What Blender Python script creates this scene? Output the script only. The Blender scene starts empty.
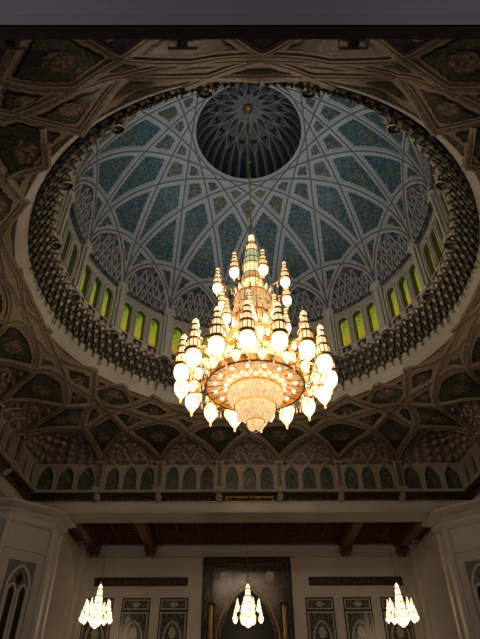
import bpy, bmesh, math, random
import numpy as np
from mathutils import Vector, Matrix
from mathutils.geometry import delaunay_2d_cdt
random.seed(7)
PI=math.pi
sc=bpy.context.scene; COL=sc.collection
ZC=1.6                      # eye height: all heights below are measured from the eye
def R(a): return math.radians(a)

# ------------------------------------------------------------------ materials
def mat(name): 
    m=bpy.data.materials.new(name); m.use_nodes=True
    nt=m.node_tree; b=nt.nodes['Principled BSDF']; return m,nt,b
def stone(name,col,rough=.5,var=.12,scale=1.2,spec=.3,bump=0,bscale=20,coat=0,metal=0):
    m,nt,b=mat(name); N=nt.nodes; L=nt.links
    tc=N.new('ShaderNodeTexCoord'); no=N.new('ShaderNodeTexNoise'); no.inputs['Scale'].default_value=scale; no.inputs['Detail'].default_value=5
    L.new(tc.outputs['Object'],no.inputs['Vector'])
    r=N.new('ShaderNodeValToRGB'); c=np.array(col); lo=c*(1-var); hi=np.minimum(c*(1+var),1)
    r.color_ramp.elements[0].position=.3; r.color_ramp.elements[1].position=.7
    r.color_ramp.elements[0].color=(*lo,1); r.color_ramp.elements[1].color=(*hi,1)
    L.new(no.outputs['Fac'],r.inputs['Fac']); L.new(r.outputs['Color'],b.inputs['Base Color'])
    b.inputs['Roughness'].default_value=rough; b.inputs['Specular IOR Level'].default_value=spec; b.inputs['Metallic'].default_value=metal
    if bump:
        n2=N.new('ShaderNodeTexNoise'); n2.inputs['Scale'].default_value=bscale; L.new(tc.outputs['Object'],n2.inputs['Vector'])
        bp=N.new('ShaderNodeBump'); bp.inputs['Strength'].default_value=bump; bp.inputs['Distance'].default_value=.1
        L.new(n2.outputs['Fac'],bp.inputs['Height']); L.new(bp.outputs['Normal'],b.inputs['Normal'])
    return m
def mosaic(name,cols,scale=6,rough=.4,spec=.4,metal=0,bump=.0):
    """small tesserae in several colours"""
    m,nt,b=mat(name); N=nt.nodes; L=nt.links
    tc=N.new('ShaderNodeTexCoord'); v=N.new('ShaderNodeTexVoronoi'); v.inputs['Scale'].default_value=scale
    L.new(tc.outputs['Object'],v.inputs['Vector'])
    sp=N.new('ShaderNodeSeparateColor'); L.new(v.outputs['Color'],sp.inputs['Color'])
    r=N.new('ShaderNodeValToRGB'); cr=r.color_ramp; n=len(cols)
    while len(cr.elements)<n: cr.elements.new(.5)
    for i,c in enumerate(cols): cr.elements[i].position=i/n; cr.elements[i].color=(*c,1)
    cr.interpolation='CONSTANT'
    L.new(sp.outputs[0],r.inputs['Fac']); L.new(r.outputs['Color'],b.inputs['Base Color'])
    b.inputs['Roughness'].default_value=rough; b.inputs['Specular IOR Level'].default_value=spec; b.inputs['Metallic'].default_value=metal
    return m
def emis(name,col,st,base=None,pattern=0,pcol=None,scale=3):
    m,nt,b=mat(name); N=nt.nodes; L=nt.links
    b.inputs['Base Color'].default_value=(*(base or col),1); b.inputs['Roughness'].default_value=.25
    b.inputs['Emission Color'].default_value=(*col,1); b.inputs['Emission Strength'].default_value=st
    if pattern:
        tc=N.new('ShaderNodeTexCoord'); v=N.new('ShaderNodeTexVoronoi'); v.inputs['Scale'].default_value=scale
        L.new(tc.outputs['Object'],v.inputs['Vector'])
        r=N.new('ShaderNodeValToRGB'); r.color_ramp.elements[0].color=(*col,1); r.color_ramp.elements[1].color=(*pcol,1)
        r.color_ramp.elements[0].position=.15; r.color_ramp.elements[1].position=.75
        L.new(v.outputs['Distance'],r.inputs['Fac']); L.new(r.outputs['Color'],b.inputs['Emission Color'])
    return m
M={}
M['marble']=stone('cream_marble',(.62,.57,.49),.25,.08,.5,.5)
M['marble_line']=stone('marble_moulding',(.50,.45,.38),.3,.08,.8,.4)
M['lav']=stone('soffit_marble',(.56,.55,.63),.35,.05,.6,.4)
M['rim']=stone('rim_marble',(.44,.43,.38),.45,.06,.6,.3)
M['vstone']=stone('vault_stone',(.275,.208,.148),.5,.12,1.5,.35)
M['vdark']=mosaic('vault_rib_band',[(.09,.085,.06),(.16,.13,.085),(.06,.07,.05),(.22,.17,.10)],14,.45)
M['vpanel']=mosaic('vault_mosaic',[(.025,.03,.018),(.055,.055,.028),(.018,.035,.028),(.09,.07,.03),(.03,.045,.02)],11,.35)
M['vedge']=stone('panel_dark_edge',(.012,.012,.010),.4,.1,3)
M['medal']=mosaic('medallion_mosaic',[(.17,.115,.08),(.26,.18,.13),(.10,.07,.05),(.06,.05,.035)],9,.35)
M['muq']=stone('muqarnas_plaster',(.25,.19,.165),.5,.35,5,.4,.5,9)
M['niche']=mosaic('niche_tile',[(.05,.075,.06),(.085,.105,.075),(.035,.055,.045),(.13,.13,.09)],9,.3)
M['nstone']=stone('niche_stone',(.40,.34,.26),.5,.1,2)
M['inspan']=stone('inscription_ground',(.30,.17,.05),.16,.5,14,.5,.6,25,0,1)
M['litpan']=stone('lit_panel_ground',(.85,.52,.14),.35,.25,12,.6)  # panel ground with a bright gold reflection put into its colour
M['frieze']=stone('frieze_and_shade',(.055,.04,.028),.4,.3,4)
M['goldtxt']=stone('gold_lettering',(.70,.42,.12),.32,.3,9,.5,0,0,0,1)
M['gold']=stone('gold_metal',(.85,.58,.22),.25,.1,3,.5,0,0,0,1)
M['rimdk']=stone('ring_brown_metal',(.13,.06,.025),.3,.2,3,.5,0,0,0,.6)
M['dgold']=stone('dark_gold_metal',(.30,.19,.07),.35,.2,3,.5,0,0,0,1)
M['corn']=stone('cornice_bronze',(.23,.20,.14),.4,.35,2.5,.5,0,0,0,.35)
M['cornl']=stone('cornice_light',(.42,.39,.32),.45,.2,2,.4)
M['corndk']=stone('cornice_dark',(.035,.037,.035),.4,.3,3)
M['drum']=stone('drum_marble',(.50,.50,.45),.45,.06,1,.35)
M['dstone']=stone('dome_rib_marble',(.40,.43,.44),.45,.06,1.2,.35)
M['dgroove']=stone('dome_rib_groove',(.15,.165,.175),.5,.1,1.5)
M['teal']=mosaic('teal_mosaic',[(.045,.10,.115),(.08,.15,.155),(.03,.07,.095),(.15,.20,.19),(.05,.105,.12),(.025,.055,.085)],9,.3)
M['dmed']=mosaic('dome_medallion',[(.20,.19,.06),(.08,.11,.07),(.03,.06,.09),(.14,.13,.05)],7,.35)
M['laceback']=mosaic('lace_back',[(.045,.06,.085),(.10,.115,.14),(.03,.04,.06),(.20,.21,.21)],5,.4)
M['lace']=stone('lace_plaster',(.38,.40,.40),.5,.1,2)
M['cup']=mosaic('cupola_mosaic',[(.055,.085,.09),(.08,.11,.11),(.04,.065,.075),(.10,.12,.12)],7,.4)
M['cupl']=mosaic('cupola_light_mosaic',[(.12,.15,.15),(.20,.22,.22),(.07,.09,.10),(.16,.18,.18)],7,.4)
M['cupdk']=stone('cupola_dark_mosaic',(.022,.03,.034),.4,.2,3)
M['cuprib']=stone('cupola_rib',(.28,.295,.29),.45,.1,2)
M['wood']=stone('dark_timber',(.13,.055,.022),.4,.35,2.5,.4)
M['woodl']=stone('gilded_timber',(.17,.08,.028),.4,.4,4,.4)
M['tile']=mosaic('blue_green_tile',[(.06,.08,.075),(.12,.13,.10),(.04,.06,.065),(.16,.15,.10)],7,.12,.6)
M['tiledk']=stone('tile_border_dark',(.045,.03,.022),.15,.2,4,.6)
M['tilel']=stone('tile_border_cream',(.45,.40,.32),.2,.1,2,.5)
M['mih']=mosaic('mihrab_tile',[(.05,.045,.04),(.09,.075,.055),(.035,.035,.035),(.14,.11,.07)],8,.15,.6)
M['grey']=stone('grey_marble',(.20,.20,.19),.3,.12,1.5)
M['black']=stone('black_recess',(.012,.012,.012),.4,.1,2)
M['carpet']=stone('carpet',(.16,.10,.07),.9,.3,.5)
M['globe']=emis('lit_globe_glass',(1,.76,.46),1.5)
M['lampglass']=emis('lit_lamp_glass',(1,.73,.42),1.15)
M['crystal']=emis('lit_crystal',(1,.66,.32),.62,(.8,.6,.4),1,(.50,.24,.075),5)
M['crystal2']=emis('lit_crystal_dim',(1,.66,.33),.75,(.8,.6,.4),1,(.28,.12,.035),7)
M['bowl']=emis('lit_bowl_crystal',(1,.74,.40),1.05,(.8,.6,.4),1,(.62,.36,.13),9)
M['bulb']=emis('bulb',(1,.82,.56),2.6)
M['green']=emis('pale_green_glass',(.62,.72,.42),.55)
M['hall']=emis('lit_hall_lamp_glass',(1,.78,.50),1.7)
M['cove']=emis('cove_lamp_strip',(.75,.75,.85),.35)
def grad_glass(m,z0,z1,lo,hi):
    nt=m.node_tree; N=nt.nodes; L=nt.links; b=N['Principled BSDF']; tc=N.new('ShaderNodeTexCoord'); sx=N.new('ShaderNodeSeparateXYZ'); L.new(tc.outputs['Object'],sx.inputs[0])
    mr=N.new('ShaderNodeMapRange'); mr.inputs['From Min'].default_value=z0; mr.inputs['From Max'].default_value=z1; L.new(sx.outputs['Z'],mr.inputs['Value'])
    r=N.new('ShaderNodeValToRGB'); r.color_ramp.elements[0].color=(*lo,1); r.color_ramp.elements[1].color=(*hi,1); L.new(mr.outputs[0],r.inputs['Fac']); L.new(r.outputs['Color'],b.inputs['Emission Color'])
M['lglobe']=emis('lit_lantern_globe',(1,.76,.46),1.9)
grad_glass(M['lglobe'],.1,1.15,(.62,.36,.13),(.80,.52,.25))
for p_,c_ in ((.38,(1,.85,.62)),(.80,(1,.85,.62))):
    e_=[n for n in M['lglobe'].node_tree.nodes if n.type=='VALTORGB'][0].color_ramp.elements.new(p_); e_.color=(*c_,1)
def glass_mat():
    m,nt,b=mat('stained_glass'); N=nt.nodes; L=nt.links
    tc=N.new('ShaderNodeTexCoord'); v=N.new('ShaderNodeTexVoronoi'); v.inputs['Scale'].default_value=5.5
    L.new(tc.outputs['Object'],v.inputs['Vector']); sp=N.new('ShaderNodeSeparateColor'); L.new(v.outputs['Color'],sp.inputs['Color'])
    sx=N.new('ShaderNodeSeparateXYZ'); L.new(tc.outputs['Generated'],sx.inputs[0])
    a=N.new('ShaderNodeMath'); a.operation='MULTIPLY_ADD'; L.new(sp.outputs[0],a.inputs[0]); a.inputs[1].default_value=.75
    L.new(sx.outputs['Z'],a.inputs[2])
    r=N.new('ShaderNodeValToRGB'); cr=r.color_ramp; cs=[(0,(.45,.10,.01)),(.25,(1.,.62,.03)),(.5,(.62,.70,.05)),(.8,(.30,.48,.03)),(1.,(.05,.10,.012))]
    while len(cr.elements)<5: cr.elements.new(.5)
    for e,(p,c) in zip(cr.elements,cs): e.position=p; e.color=(*c,1)
    sc_=N.new('ShaderNodeMath'); sc_.operation='MULTIPLY'; L.new(a.outputs[0],sc_.inputs[0]); sc_.inputs[1].default_value=.62
    L.new(sc_.outputs[0],r.inputs['Fac']); L.new(r.outputs['Color'],b.inputs['Emission Color']); b.inputs['Emission Strength'].default_value=.36
    b.inputs['Base Color'].default_value=(.1,.12,.02,1); return m
M['sglass']=glass_mat()
M['reveal']=stone('window_reveal_shade',(.10,.10,.08),.5,.1,2)  # dark tone paints shade into the window recesses

# ------------------------------------------------------------------ mesh helpers
class MB:
    def __init__(s): s.v=[]; s.f=[]; s.m=[]; s.mats=[]
    def mi(s,k):
        if k not in s.mats: s.mats.append(k)
        return s.mats.index(k)
    def add(s,vs,fs,k):
        o=len(s.v); i=s.mi(k); s.v+= [tuple(p) for p in vs]; s.f+=[tuple(o+a for a in f) for f in fs]; s.m+=[i]*len(fs)
    def box(s,x0,x1,y0,y1,z0,z1,k):
        s.add([(x,y,z) for z in (z0,z1) for y in (y0,y1) for x in (x0,x1)],[(0,2,3,1),(4,5,7,6),(0,1,5,4),(2,6,7,3),(0,4,6,2),(1,3,7,5)],k)
    def quad(s,a,b,c,d,k): s.add([a,b,c,d],[(0,1,2,3)],k)
    def grid(s,rows,k,closed=False,kf=None):
        nr=len(rows); nc=len(rows[0]); o=len(s.v)
        for r in rows: s.v+=[tuple(p) for p in r]
        for i in range(nr-1):
            for j in range(nc if closed else nc-1):
                j2=(j+1)%nc; s.f.append((o+i*nc+j,o+i*nc+j2,o+(i+1)*nc+j2,o+(i+1)*nc+j)); s.m.append(s.mi(kf(i,j) if kf else k))
    def lathe(s,prof,n,k,c=(0,0),kf=None,mod=None,a0=0,a1=2*PI):
        """prof: [(r,z)]"""
        closed=abs(a1-a0-2*PI)<1e-6; m=n if closed else n+1
        rows=[]
        for r,z in prof:
            row=[]
            for j in range(m):
                a=a0+(a1-a0)*j/n; rr=r*(mod(a,r,z) if mod else 1); row.append((c[0]+rr*math.sin(a),c[1]+rr*math.cos(a),z))
            rows.append(row)
        s.grid(rows,k,closed,kf)
    def tube(s,path,rad,k,n=6):
        P=[Vector(p) for p in path]; rows=[]
        for i,p in enumerate(P):
            t=(P[min(i+1,len(P)-1)]-P[max(i-1,0)]).normalized(); u=t.orthogonal().normalized() if i==0 else (u-t*u.dot(t)).normalized()
            w=t.cross(u); r=rad[i] if isinstance(rad,(list,tuple)) else rad
            rows.append([p+(u*math.cos(2*PI*j/n)+w*math.sin(2*PI*j/n))*r for j in range(n)])
        s.grid(rows,k,True); o=len(s.v)
    def sweep(s,path,norms,prof,ks):
        """prof: [(side,height)], ks: material per profile segment"""
        P=[Vector(p) for p in path]; rows=[]
        for i,p in enumerate(P):
            t=(P[min(i+1,len(P)-1)]-P[max(i-1,0)]).normalized(); n=Vector(norms[i]); n=(n-t*n.dot(t)).normalized(); b=t.cross(n)
            rows.append([p+b*a+n*h for a,h in prof])
        s.grid(rows,ks[0],False,lambda i,j: ks[j])
    def sphere(s,c,r,k,n=8,sz=1):
        s.lathe([(max(r*math.sin(PI*i/n),1e-4),c[2]-r*sz*math.cos(PI*i/n)) for i in range(n+1)],max(8,n),k,(c[0],c[1]))
    def prism(s,poly,z0,z1,k,cap=True):
        n=len(poly); s.add([(x,y,z0) for x,y in poly]+[(x,y,z1) for x,y in poly],[(i,(i+1)%n,n+(i+1)%n,n+i) for i in range(n)]+([tuple(range(n))[::-1],tuple(range(n,2*n))] if cap else []),k)
    def build(s,name,parent=None,base=None,smooth=False):
        b=Vector((0,0,0))
        if parent is not None:
            q=parent
            while q.parent: q=q.parent
            b=Vector(q['_b'])
        elif base is not None: b=Vector(base)
        me=bpy.data.meshes.new(name); me.from_pydata([tuple(Vector(p)-b) for p in s.v],[],s.f)
        for k in s.mats: me.materials.append(M[k])
        me.polygons.foreach_set('material_index',s.m)
        if smooth: me.polygons.foreach_set('use_smooth',[True]*len(s.f))
        me.update(); o=bpy.data.objects.new(name,me); COL.objects.link(o)
        if parent is not None: o.parent=parent
        else: o.location=b+Vector((0,0,ZC)); o['_b']=tuple(b)
        return o
def thing(name,label,cat,base=(0,0,0),group=None):
    o=bpy.data.objects.new(name,None); COL.objects.link(o); o.location=Vector(base)+Vector((0,0,ZC)); o['_b']=tuple(base); o.empty_display_size=.3
    return tag(o,label,cat,group)
def tag(o,label,cat,group=None):
    o['label']=label; o['category']=cat
    if group: o['group']=group
    return o
def struct(o): o['kind']='structure'; return o
def dup(o,loc=None,rot=0,parent=None):
    c=o.copy(); COL.objects.link(c); c.parent=parent
    if loc is not None: c.location=loc
    if rot: c.rotation_euler=(0,0,rot)
    for ch in list(o.children): dup(ch,parent=c)
    return c
def cat_rom(P,n=8):
    P=[Vector(p) for p in P]; P=[P[0]*2-P[1]]+P+[P[-1]*2-P[-2]]; out=[]
    for i in range(1,len(P)-2):
        # centripetal-like with plain uniform knots
        a,b,c,d=P[i-1:i+3]
        for j in range(n):
            t=j/n; out.append(.5*((2*b)+(c-a)*t+(2*a-5*b+4*c-d)*t*t+(3*b-a-3*c+d)*t**3))
    out.append(P[-2]); return out

# ---- planar arrangement: faces cut out by a set of polylines
def arrangement(lines):
    segs=[]
    for l in lines:
        for a,b in zip(l[:-1],l[1:]): segs.append((a[0],a[1],b[0],b[1]))
    Sg=np.array(segs); n=len(Sg); cuts=[[0.,1.] for _ in range(n)]
    p=Sg[:,:2]; d=Sg[:,2:]-p
    for i in range(n):
        j=np.arange(i+1,n)
        if not len(j): break
        mn=np.minimum(Sg[j,:2],Sg[j,2:])-.01; mx=np.maximum(Sg[j,:2],Sg[j,2:])+.01
        lo=np.minimum(p[i],Sg[i,2:]); hi=np.maximum(p[i],Sg[i,2:])
        j=j[(mn[:,0]<=hi[0])&(mx[:,0]>=lo[0])&(mn[:,1]<=hi[1])&(mx[:,1]>=lo[1])]
        if not len(j): continue
        den=d[i,0]*d[j,1]-d[i,1]*d[j,0]; ok=abs(den)>1e-9; j=j[ok]; den=den[ok]
        q=p[j]-p[i]; t=(q[:,0]*d[j,1]-q[:,1]*d[j,0])/den; u=(q[:,0]*d[i,1]-q[:,1]*d[i,0])/den
        for jj,tt,uu in zip(j,t,u):
            if -1e-6<=tt<=1+1e-6 and -1e-6<=uu<=1+1e-6: cuts[i].append(min(max(tt,0),1)); cuts[jj].append(min(max(uu,0),1))
    ids={}; V=[]
    def vid(x,y):
        k=(round(x*200),round(y*200))
        for dx in (0,-1,1):
            for dy in (0,-1,1):
                kk=(k[0]+dx,k[1]+dy)
                if kk in ids and (V[ids[kk]][0]-x)**2+(V[ids[kk]][1]-y)**2<3e-5: return ids[kk]
        ids[k]=len(V); V.append((x,y)); return ids[k]
    E=set()
    for i in range(n):
        c=sorted(set(cuts[i])); pts=[vid(*(p[i]+d[i]*t)) for t in c]
        for a,b in zip(pts[:-1],pts[1:]):
            if a!=b: E.add((a,b)); E.add((b,a))
    adj={}
    for a,b in E: adj.setdefault(a,[]).append(b)
    # prune dangling ends
    ch=True
    while ch:
        ch=False
        for a in list(adj):
            if len(adj[a])==1:
                b=adj[a][0]; adj[b].remove(a); del adj[a]; ch=True
            elif len(adj[a])==0: del adj[a]
    for a in adj: adj[a].sort(key=lambda b: math.atan2(V[b][1]-V[a][1],V[b][0]-V[a][0]))
    seen=set(); F=[]
    for a in adj:
        for b in adj[a]:
            if (a,b) in seen: continue
            f=[]; u,v=a,b
            while (u,v) not in seen:
                seen.add((u,v)); f.append(u); w=adj[v]; k=w.index(u); u,v=v,w[k-1]
            P=np.array([V[i] for i in f]); ar=.5*np.sum(P[:,0]*np.roll(P[:,1],-1)-P[:,1]*np.roll(P[:,0],-1))
            if ar>0: F.append((P,ar))
    return F
def resample(P,step):
    out=[]; n=len(P)
    for i in range(n):
        a,b=P[i],P[(i+1)%n]; m=max(1,int(np.hypot(*(b-a))/step+.5))
        for j in range(m): out.append(a+(b-a)*j/m)
    return np.array(out)
def inset(P,d,step=.12,scal=0,per=.5):
    """offset a ccw polygon inwards: keep points whose distance to the outline is d"""
    Q=resample(P,step); n=len(Q); A=P; B=np.roll(P,-1,axis=0); AB=B-A; L2=(AB**2).sum(1)
    out=[]; s=0
    for i in range(n):
        t=Q[(i+1)%n]-Q[i-1]; l=np.hypot(*t)
        if l<1e-6: continue
        nn=np.array([-t[1],t[0]])/l; s+=step
        dd=d+scal*abs(math.sin(PI*s/per)); q=Q[i]+nn*dd
        w=q-A; tt=np.clip((w*AB).sum(1)/L2,0,1); dist=np.sqrt(((w-AB*tt[:,None])**2).sum(1)).min()
        if dist<dd*.97: continue
        out.append(q)
    if len(out)<5: return None
    out=np.array(out); ar=.5*np.sum(out[:,0]*np.roll(out[:,1],-1)-out[:,1]*np.roll(out[:,0],-1))
    if ar<.05: return None
    return out
def fill(mb,P,fn,k,sp=.6):
    """triangulate polygon P (plan) with inner points; fn maps plan points to 3D"""
    n=len(P); lo=P.min(0); hi=P.max(0); ext=[]
    A=P; B=np.roll(P,-1,axis=0); AB=B-A; L2=(AB**2).sum(1)+1e-12
    for x in np.arange(lo[0]+sp/2,hi[0],sp):
        for y in np.arange(lo[1]+sp/2,hi[1],sp):
            c=((A[:,1]>y)!=(B[:,1]>y))&(x<(B[:,0]-A[:,0])*(y-A[:,1])/(B[:,1]-A[:,1]+1e-12)+A[:,0])
            if c.sum()%2:
                w=np.array([x,y])-A; tt=np.clip((w*AB).sum(1)/L2,0,1)
                if np.sqrt(((w-AB*tt[:,None])**2).sum(1)).min()>sp*.3: ext.append((x,y))
    r=delaunay_2d_cdt([Vector(p) for p in P]+[Vector(p) for p in ext],[],[list(range(n))],1,1e-5)
    vs=[fn(v.x,v.y) for v in r[0]]; mb.add(vs,r[2],k)
def blob(c,a,b,ang,lobes=8,amp=.12,n=32):
    out=[]
    for i in range(n):
        t=2*PI*i/n; r=1+amp*math.cos(lobes*t); x=a*r*math.cos(t); y=b*r*math.sin(t)
        out.append((c[0]+x*math.cos(ang)-y*math.sin(ang),c[1]+x*math.sin(ang)+y*math.cos(ang)))
    return np.array(out)
def centre_axis(P):
    Q=resample(P,.2); c=Q.mean(0); w,v=np.linalg.eigh(np.cov((Q-c).T)); return c,math.atan2(v[1,1],v[0,1]),math.sqrt(w[1]),math.sqrt(w[0])

def place_cells(cells,parent,name='mosaic_panel'):
    cells.sort(key=lambda c:-c[0]); rest=MB()
    for j,(ar,p,m_) in enumerate(cells):
        if j<100 or len(cells)<=100:
            o=p.build(name,parent)
            if m_: m_.build('medallion',o)
        else:
            for q in (p,m_):
                if q:
                    for f,mi in zip(q.f,q.m): rest.add([q.v[i] for i in f],[tuple(range(len(f)))],q.mats[mi])
    if rest.f: o=rest.build('small_mosaic_panels',parent); o['kind']='stuff'
# ------------------------------------------------------------------ DOME
A_,B_,Z0=11.05,10.4,25.3
def dome_pt(th,rho,off=0):
    """azimuth and unrolled arc radius -> point on the inner dome; off moves it into the room"""
    if rho<=A_*PI/2:
        t=rho/A_; r=A_*math.sin(t); z=Z0+B_*math.cos(t); n=Vector((math.sin(t)/A_,math.cos(t)/B_)).normalized()
    else: r=A_; z=Z0-(rho-A_*PI/2); n=Vector((1,0))
    r-=n.x*off; z-=n.y*off
    return (r*math.sin(th),r*math.cos(th),z)
def dome_uv(x,y,off=0): return dome_pt(math.atan2(x,y),math.hypot(x,y),off)
def dome_nrm(p):
    v=Vector((p[0]/A_**2,p[1]/A_**2,max(p[2]-Z0,0)/B_**2)); return -v.normalized()
PIL=[R(11.25+22.5*i) for i in range(16)]
def chord(tm,d,n=40):
    L=math.sqrt(A_*A_-d*d)-1e-4; out=[]
    for i in range(n+1):
        # denser near the ends
        s=-L*math.cos(PI*i/n); r=math.hypot(d,s); t=tm+math.atan2(s,d); out.append((t,A_*math.asin(min(r/A_,1))))
    return out
RC=3.97; RHOC=A_*math.asin(RC/A_)
D6=4.18; D2=A_*math.cos(R(22.5))
chords=[(tm,D2) for tm in PIL]+[(tm,D6) for tm in PIL]
dome=thing('dome','great blue and white mosaic dome with interlaced marble ribs over the hall','dome',(0,0,21.2))
shell=MB()
nr,nc=26,128
shell.grid([[dome_pt(2*PI*j/nc,RHOC-.05+(A_*PI/2+.4-RHOC)*i/nr) for j in range(nc)] for i in range(nr+1)],'dstone',True)
cells=[]
lines=[]
for tm,d in chords: lines.append([(rho*math.sin(t),rho*math.cos(t)) for t,rho in chord(tm,d)])
lines.append([((RHOC+.12)*math.sin(R(a)),(RHOC+.12)*math.cos(R(a))) for a in np.linspace(0,360,145)])
RO=A_*PI/2
lines.append([(RO*math.sin(R(a)),RO*math.cos(R(a))) for a in np.linspace(0,360,145)])
dcells=[]
for P,ar in arrangement(lines):
    rr=np.hypot(P[:,0],P[:,1])
    if rr.max()<RHOC+.4: continue
    c=P.mean(0)
    rc=np.hypot(*resample(P,.2).mean(0))
    if ar>6 and rr.max()>RO-.05: continue             # the lace filled arches
    big=ar>2.0
    I=inset(P,.36 if big else .27,.14,.07 if big else .04,.42)
    if I is None: continue
    teal=MB(); medal=MB(); fill(teal,I,lambda x,y: dome_uv(x,y,.035),'teal',.7); dcells.append((ar*(1 if rc>8 else .7),teal,medal if ar>1.6 else None))
    if ar>1.6:
        c,an,a,b=centre_axis(P)
        if ar>3.2:
            u=np.array([math.cos(an),math.sin(an)])
            for s,k in ((-.32,.8),(.32,.8)):
                fill(medal,blob(c+u*s,.36*k,.30*k,an,6,.2,24),lambda x,y: dome_uv(x,y,.06),'dmed',.9)
            fill(medal,blob(c,.30,.30,an,8,.2,24),lambda x,y: dome_uv(x,y,.063),'dmed',.9)
        else: fill(medal,blob(c,.22,.2,an,8,.2,20),lambda x,y: dome_uv(x,y,.06),'dmed',.9)
shell.build('dome_shell',dome,smooth=True); 
place_cells(dcells,dome)
prof=[(-.22,-.03),(-.22,.07),(-.07,.09),(-.04,.14),(.04,.14),(.07,.09),(.22,.07),(.22,-.03)]
for tm,d in chords:
    pts=[]
    for t,rho in chord(tm,d,48): pts.append(dome_pt(t,rho,0))
    mb=MB(); mb.sweep(pts,[dome_nrm(p) for p in pts],prof,['dstone','dstone','dgroove','dgroove','dgroove','dstone','dstone']); mb.build('dome_rib',dome)
# lace tympana: small stacked pointed arches of plaster over dark tile in every bay
for i in range(16):
    pm=PIL[i]+R(11.25); back=MB(); lace=MB()
    def inside(th,rho,mg=.12):
        r=A_*math.sin(min(rho/A_,PI/2)); return rho>A_*PI/2-1e-6 or (r*math.cos(th-PIL[i])>D2+mg*.35 and r*math.cos(th-PIL[i]-R(22.5))>D2+mg*.35)
    rt=RO+.35
    # dark tile ground following the arch outline
    N=16; rows=[]
    for a in np.linspace(-10.6,10.6,2*N+1):
        th=pm+R(a); col=[]
        lo=RO; hi=RHOC
        for _ in range(24):
            mid=(lo+hi)/2
            if inside(th,mid): lo=mid
            else: hi=mid
        rows.append([dome_pt(th,rt+(lo-rt)*j/7,.04) for j in range(8)])
    back.grid(rows,'laceback')
    nC=7; w=R(20.4)/nC
    for row in range(5):
        zb=rt-.25-row*.92
        for c_ in range(nC+row%2):
            tc=pm+(c_-(nC-1)/2-(.5 if row%2 else 0))*w
            if abs(tc-pm)>R(10.3): continue
            pts=[]
            for t in np.linspace(-1,1,9):
                th=tc+t*w*.46; rho=zb-1.05*(1-abs(t)**1.8)
                pts.append((th,rho))
            if not all(inside(a,b) for a,b in pts): continue
            P3=[dome_pt(a,b,.08) for a,b in pts]; lace.sweep(P3,[dome_nrm(p) for p in P3],[(-.05,-.05),(-.05,.09),(.05,.09),(.05,-.05)],['lace']*3)
            P3=[dome_pt(tc,b,.08) for b in (zb-.2,zb+.1)]; lace.sweep(P3,[dome_nrm(p) for p in P3],[(-.07,-.05),(-.07,.10),(.07,.10),(.07,-.05)],['lace']*3)
    b=back.build('arch_infill',dome); lace.build('lace_tracery',b)
# drum wall with window openings
def cell(mb,fn,u0,u1,z0,z1,out,k,dep,kd=None):
    """wall piece u0..u1 x z0..z1 with opening outline 'out' (ccw list of (u,z)), reveals dep deep"""
    uc=sum(p[0] for p in out)/len(out); zc=sum(p[1] for p in out)/len(out)
    ang=[math.atan2(z-zc,u-uc) for u,z in out]
    rect=[]
    for (u,z) in out:
        du,dz=u-uc,z-zc; t=1e9
        if du>1e-9: t=min(t,(u1-uc)/du)
        if du<-1e-9: t=min(t,(u0-uc)/du)
        if dz>1e-9: t=min(t,(z1-zc)/dz)
        if dz<-1e-9: t=min(t,(z0-zc)/dz)
        rect.append([uc+du*t,zc+dz*t])
    for cx_,cz_ in ((u0,z0),(u1,z0),(u1,z1),(u0,z1)):      # snap the nearest border point to each corner
        j=min(range(len(rect)),key=lambda i:(rect[i][0]-cx_)**2+(rect[i][1]-cz_)**2); rect[j]=[cx_,cz_]
    n=len(out)
    rows=[[fn(u,z,0) for u,z in rect],[fn(u,z,0) for u,z in out],[fn(u,z,dep) for u,z in out]]
    mb.grid(rows,k,True,lambda i,j: k if i==0 else (kd or k))
def arch_outline(uc,w,z0,z1,n=10,pointed=False):
    """opening: width w, from z0 to crown z1"""
    h=w/2; sp=z1-(h if not pointed else h*1.45); out=[(uc-h,z0),(uc-h/3,z0),(uc+h/3,z0),(uc+h,z0),(uc+h,(z0+sp)/2)]
    for i in range(n+1):
        t=PI*i/n
        if not pointed: out.append((uc+h*math.cos(t),sp+h*math.sin(t)))
        else:
            x=math.cos(t); y=(1-abs(x)**1.7)**.75; out.append((uc+h*x,sp+(z1-sp)*y))
    out.append((uc-h,(z0+sp)/2)); return out
RD=11.2
def cyl(u,z,dep): r=RD+dep; return (r*math.sin(u/RD),r*math.cos(u/RD),z)
drum=MB(); wn=0
pitch=2*PI*RD/16
SILL,WT=21.95,24.45
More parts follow.
